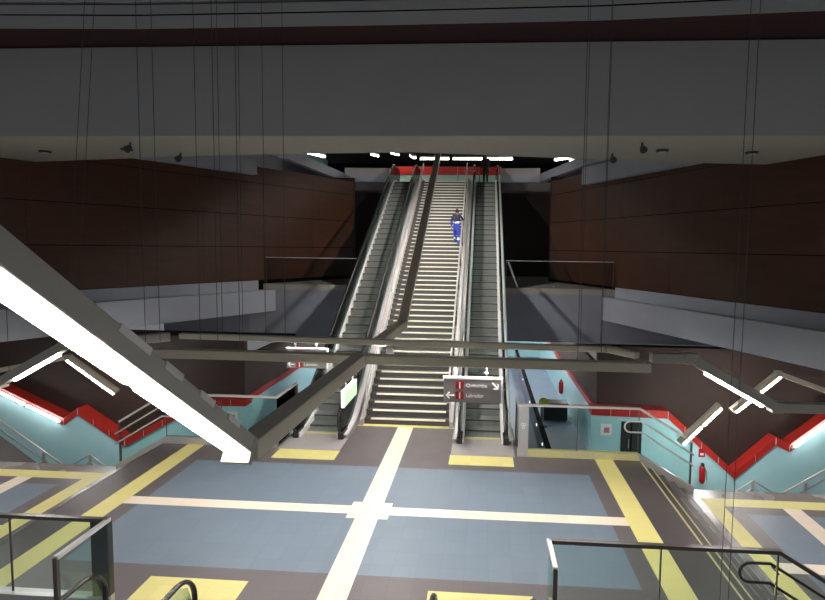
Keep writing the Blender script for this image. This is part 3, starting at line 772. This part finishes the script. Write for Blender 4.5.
# ------------------------------------------------------------------ hanging signs
def hang_sign(label, x0, x1, y, z0, z1, ztop, rows):
    t = thing('hanging_sign', label, 'sign', ((x0+x1)/2, y, z0), 'hanging direction signs')
    MB().box(x0, x1, y-.03, y+.03, z0, z1).build('panel', M['sign_grey'], t, bevel=.004)
    f = MB().box(x0-.01, x1+.01, y-.04, y+.04, z1, z1+.035).box(x1-.0, x1+.03, y-.04, y+.04, z0, z1+.035); f.build('frame', M['sign_edge'], t)
    m = MB()
    for u in (.22, .75):
        xx = x0+(x1-x0)*u; m.tube([(xx, y, z1+.03), (xx, y, ztop)], .008, 6)
    m.build('hanger', M['rail'], t)
    for u in (.22, .75):
        xx = x0+(x1-x0)*u; MB().ball((xx, y-.03, z1+.12), .024, seg=8, rings=6).build('clamp', M['white'], t)
    yf = y-.036; h = (z1-z0)
    for (zc, bx, txt, ts, ar) in rows:
        zc = z0+h*zc; b = h*.17; cx = x0+(x1-x0)*bx
        sq = MB().box(cx-b, cx+b, yf-.001, yf+.004, zc-b, zc+b).build('line_badge', M['red_dark'], t)
        text_mesh('1', b*2.2, 'digit', M['white_vinyl'], sq, (cx-b*.5, yf-.004, zc-b*.75), (math.pi/2, 0, 0))
        text_mesh(txt, ts, 'lettering', M['white_vinyl'], t, (cx+b*1.6, yf-.002, zc-ts*.3), (math.pi/2, 0, 0))
        ax, ang = ar
        ax = x0+(x1-x0)*ax; L = h*.17; ca, sa = math.cos(R(ang)), math.sin(R(ang))
        m = MB(); P3 = lambda u, v: (ax+u*ca-v*sa, yf-.003, zc+u*sa+v*ca)
        m.tube([P3(-L, 0), P3(L, 0)], .013, 6); m.tube([P3(L*.2, L*.8), P3(L, 0), P3(L*.2, -L*.8)], .013, 6)
        m.build('arrow', M['white_vinyl'], t)
hang_sign('grey hanging direction sign before the right escalator', 1.56, 2.58, 9.15, 2.64, 3.06, 3.265,
          [(.74, .28, 'Quitumbe', .09, (.9, -45)), (.30, .28, 'Labrador', .085, (.12, 180))])
hang_sign('grey hanging direction sign behind the front bar, left of the left escalator', -1.90, -1.05, 10.72, 2.80, 3.19, 3.325,
          [(.80, .32, 'Quitumbe', .09, (.12, 135)), (.2, .32, 'Labrador', .08, (.12, 180))])
x = thing('exit_sign', 'glowing pale green exit sign hanging under the bar near the left escalator', 'sign', (.01, 8.5, 2.79), None)
MB().box(-.02, .04, 8.1, 8.93, 2.79, 3.06).build('case', M['white'], x, bevel=.008)
MB().box(.038, .046, 8.14, 8.89, 2.82, 3.03).build('lit_face', M['exit_face'], x)
m = MB().tube([(.01, 8.3, 3.05), (.01, 8.3, 3.26)], .01, 6).tube([(.01, 8.75, 3.05), (.01, 8.75, 3.26)], .01, 6); m.build('hanger', M['rail'], x)
x = thing('bar_lamp', 'small white oval lamp on the bar crossing before the stairs', 'light', (.40, 10.2, 3.18))
MB().ball((.40, 10.2, 3.30), (.08, .05, .12)).build('globe', M['white'], x, smooth=True)
MB().tube([(.40, 10.24, 3.33), (.40, 10.62, 3.38)], .015, 6).build('stem', M['rail'], x)

# ------------------------------------------------------------------ suspension cables
def cable(label, p, top=11.05, dx=0, group='suspension cables', r=.0055):
    o = MB().tube([p, (p[0]+dx, p[1], top)], r, 6).build('suspension_cable', M['cable']); tag(o, label, 'cable', group)
C_L = 'thin black suspension cable among the cluster left of the left escalator'
for x_, y_ in ((-4.0, 9.2), (-3.72, 9.2), (-2.95, 9.2), (-2.62, 9.2), (-2.2, 9.2), (-3.35, 10.8), (-2.9, 10.8), (-2.4, 10.8), (-1.95, 10.75)):
    cable(C_L, (x_, y_, 3.46), group='cables over the left half of the cross bars')
C_R = 'thin black suspension cable over the right end of the cross bars'
for x_, y_ in ((3.9, 9.1), (4.3, 9.1), (4.2, 10.5), (4.6, 10.5)):
    cable(C_R, (x_, y_, 3.46), group='cables over the right half of the cross bars')
cable('leftmost thin cable hanging before the left wood wall', (-8.0, 10.3, 2.49), 11.05, .05)
cable('second thin cable from the left edge', (-7.75, 10.27, 2.62), 11.05, .05)
cable('third thin leaning cable from the left, before the wood wall', (-6.3, 10.1, 3.39), 11.05, .75)
cable('fourth thin leaning cable from the left, before the wood wall', (-6.1, 10.1, 3.39), 11.05, .75)
light_bar('suspended_light', 'light profile below the picture that the right foreground cables hold', [(3.6, 5.0, 1.75), (6.4, 5.0, 1.75)], .2, .18, strip=False)
cable('left one of the two cables crossing the near right balustrade', (4.58, 5.0, 1.84), r=.0032)
cable('right one of the two cables crossing the near right balustrade', (4.66, 5.0, 1.84), r=.0032)

# ------------------------------------------------------------------ people
def skin_body(name, joints, edges, material, parent, sub=2):
    me = bpy.data.meshes.new(name); off = parent_loc(parent)
    me.from_pydata([tuple(Vector(j[0])) for j in joints], edges, [])
    o = bpy.data.objects.new(name, me); COL.objects.link(o)
    sk = o.modifiers.new('skin', 'SKIN'); sk.use_smooth_shade = True
    for v, j in zip(me.skin_vertices[0].data, joints):
        r = j[1]; v.radius = r if isinstance(r, tuple) else (r, r)
    me.skin_vertices[0].data[0].use_root = True
    su = o.modifiers.new('sub', 'SUBSURF'); su.levels = sub; su.render_levels = sub
    bpy.context.view_layer.update()
    m2 = bpy.data.meshes.new_from_object(o.evaluated_get(bpy.context.evaluated_depsgraph_get()))
    bpy.data.objects.remove(o)
    m2.materials.clear(); m2.materials.append(material)
    for p in m2.polygons: p.use_smooth = True
    b = bpy.data.objects.new(name, m2); COL.objects.link(b); b.parent = parent
    return b

def recolor(o, mats, rule):
    o.data.materials.clear()
    for m in mats: o.data.materials.append(m)
    for p in o.data.polygons: p.material_index = rule(p.center)

def hand(parent, w, d, s=1.0):
    """palm with four fingers and a thumb curled round a rail; w wrist, d direction"""
    w = Vector(w); d = Vector(d).normalized(); side = d.cross(Vector((0, 0, 1)))
    if side.length < .1: side = Vector((1, 0, 0))
    side.normalize(); up = side.cross(d)
    m = MB(); m.tube([w-d*.01, w+d*.04, w+d*.085], [.022, .036, .034], 8, sx=1.1, sz=.6)
    for i, L in enumerate((.062, .07, .066, .052)):
        b = w+d*.08+side*(.026-.0175*i)
        m.tube([b, b+d*L*.45-up*.006, b+d*L*.75-up*.03, b+d*L*.7-up*.055], [.0095, .009, .0085, .007], 6)
    b = w+d*.03+side*.034
    m.tube([b, b+side*.02+d*.03-up*.012, b+side*.012+d*.055-up*.035], [.012, .0105, .008], 6)
    return m

# worker climbing the stairs, seen from behind; local origin between the feet
k1 = 31
PX, PY = 1.0, 15.36+RUN*(k1-.5); PZ = RISE*k1
pr = thing('person', 'person in blue work clothes climbing the grand staircase with a hand on the right rail', 'person', (PX, PY, PZ))
J = [((0, .06, .92), (.155, .12)),           # 0 pelvis (root)
     ((0, .10, 1.10), (.145, .10)),          # 1 waist
     ((0, .17, 1.30), (.17, .11)),           # 2 chest
     ((0, .22, 1.43), (.10, .085)),          # 3 neck base
     ((0, .25, 1.50), .055),                 # 4 neck
     ((.16, .21, 1.40), .068), ((.29, .20, 1.22), .05), ((.245, .42, 1.24), .036),   # 5-7 right arm forward onto the rail
     ((-.17, .19, 1.40), .068), ((-.25, .12, 1.14), .052), ((-.24, .22, .92), .038),  # 8-10 left arm hanging
     ((.085, .05, .84), .105), ((.09, .12, .50), .075), ((.09, -.07, .12), .052),    # 11-13 right leg, lower step behind
     ((-.085, .10, .84), .105), ((-.09, .36, .62), .078), ((-.09, .19, .28), .054), # 14-16 left leg lifted on next step
     ]
E_ = [(0, 1), (1, 2), (2, 3), (3, 4), (2, 5), (5, 6), (6, 7), (2, 8), (8, 9), (9, 10), (0, 11), (11, 12), (12, 13), (0, 14), (14, 15), (15, 16)]
body = skin_body('body', J, E_, M['blue_cloth'], pr)
def rule(c):
    if c.z > 1.475: return 3
    if 1.06 < c.z < 1.13 and abs(c.x) < .2: return 2
    if c.z > 1.13: return 1
    if .36 < c.z < .42 or (.30 < c.z < .36 and c.x > 0): return 2
    return 0
recolor(body, [M['blue_cloth'], M['navy_cloth'], M['reflect'], M['skin']], rule)
def add_head(parent, c, yaw=0, tilt=0):
    c = Vector(c)+parent_loc(parent)
    h = MB().ball(c, (.078, .098, .118), seg=16, rings=12)
    h.ball(c+Vector((0, .10, -.02)), (.016, .022, .024), seg=8, rings=6)
    for s_ in (-1, 1): h.ball(c+Vector((s_*.079, 0, -.01)), (.014, .026, .034), seg=8, rings=6)
    h.ball(c+Vector((0, .07, -.08)), (.04, .035, .03), seg=8, rings=6)
    hd = h.build('head', M['skin'], parent, smooth=True)
    e = MB()
    for s_ in (-1, 1): e.ball(c+Vector((s_*.03, .088, .01)), (.012, .01, .008), seg=8, rings=6)
    e.build('eyes', M['dark'], hd, smooth=True)
    MB().ball(c+Vector((0, .092, -.055)), (.024, .008, .007), seg=8, rings=6).build('mouth', M['poster_pink'], hd, smooth=True)
    a = MB().ball(c+Vector((0, -.018, .028)), (.087, .097, .106), seg=16, rings=12)
    a.build('hair', M['hair'], parent, smooth=True)
add_head(pr, (0, .285, 1.60))
o3 = Vector(pr.location)
hand(pr, Vector((.245, .41, 1.25))+o3, (0, 1, -.15)).build('hand', M['skin'], pr, smooth=True)
hand(pr, Vector((-.24, .22, .93))+o3, (.0, .15, -1)).build('hand', M['skin'], pr, smooth=True)
for c in ((.09, -.07, .0), (-.09, .20, RISE)):
    c = Vector(c)+o3
    MB().ball(c+Vector((0, .06, .055)), (.05, .135, .052)).box(c.x-.045, c.x+.045, c.y-.06, c.y+.17, c.z+.003, c.z+.03).build('shoe', M['shoe'], pr, smooth=False)

pr = thing('person', 'person in black standing at the top of the right escalator', 'person', (2.3, 30.9, TOP+.014))
J = [((0, 0, .95), (.15, .11)), ((0, 0, 1.12), (.14, .10)), ((0, .01, 1.32), (.18, .115)), ((0, .01, 1.46), (.10, .08)), ((0, .02, 1.53), .055),
     ((.18, .01, 1.42), .07), ((.24, -.02, 1.15), .055), ((.23, .06, .90), .04), ((-.18, .01, 1.42), .07), ((-.24, -.02, 1.15), .055), ((-.23, .06, .90), .04),
     ((.09, 0, .86), .105), ((.095, .01, .48), .075), ((.095, -.02, .09), .055), ((-.09, 0, .86), .105), ((-.095, .01, .48), .075), ((-.095, -.02, .09), .055)]
body = skin_body('body', J, E_, M['black_cloth'], pr)
recolor(body, [M['black_cloth'], M['skin']], lambda c: 1 if c.z > 1.505 else 0)
add_head(pr, (0, .03, 1.63))
o3 = Vector(pr.location)
for s in (-1, 1):
    hand(pr, Vector((s*.23, .06, .91))+o3, (0, .2, -1)).build('hand', M['skin'], pr, smooth=True)
    c = Vector((s*.095, -.01, 0))+o3
    MB().ball(c+Vector((0, .06, .05)), (.05, .135, .05)).box(c.x-.045, c.x+.045, c.y-.06, c.y+.17, c.z, c.z+.03).build('shoe', M['shoe'], pr)

# ------------------------------------------------------------------ world and camera
w = bpy.data.worlds.new('world'); SC.world = w; w.use_nodes = True
w.node_tree.nodes['Background'].inputs['Color'].default_value = (.95, .97, 1, 1)
w.node_tree.nodes['Background'].inputs['Strength'].default_value = .15

cam = bpy.data.cameras.new('camera'); co = bpy.data.objects.new('camera', cam); COL.objects.link(co)
a, p, q = R(3.566), R(4.164), R(.73)
F = Vector((-math.sin(a)*math.cos(p), math.cos(a)*math.cos(p), -math.sin(p)))
Rv = Vector((math.cos(a), math.sin(a), 0)); U = Rv.cross(F)
R2 = Rv*math.cos(q)+U*math.sin(q); U2 = U*math.cos(q)-Rv*math.sin(q)
co.matrix_world = Matrix(((R2.x, U2.x, -F.x, 2.22), (R2.y, U2.y, -F.y, 0), (R2.z, U2.z, -F.z, 5.4), (0, 0, 0, 1)))
cam.sensor_width = 36; cam.lens = 521.3*36/825
cam.shift_x = (412.5-450)/825; cam.shift_y = (285-300)/825
cam.clip_start = .05; cam.clip_end = 200
SC.camera = co
SC.view_settings.view_transform = 'Standard'; SC.view_settings.look = 'None'
SC.view_settings.exposure = .15; SC.view_settings.gamma = 1
SC.view_settings.use_curve_mapping = False
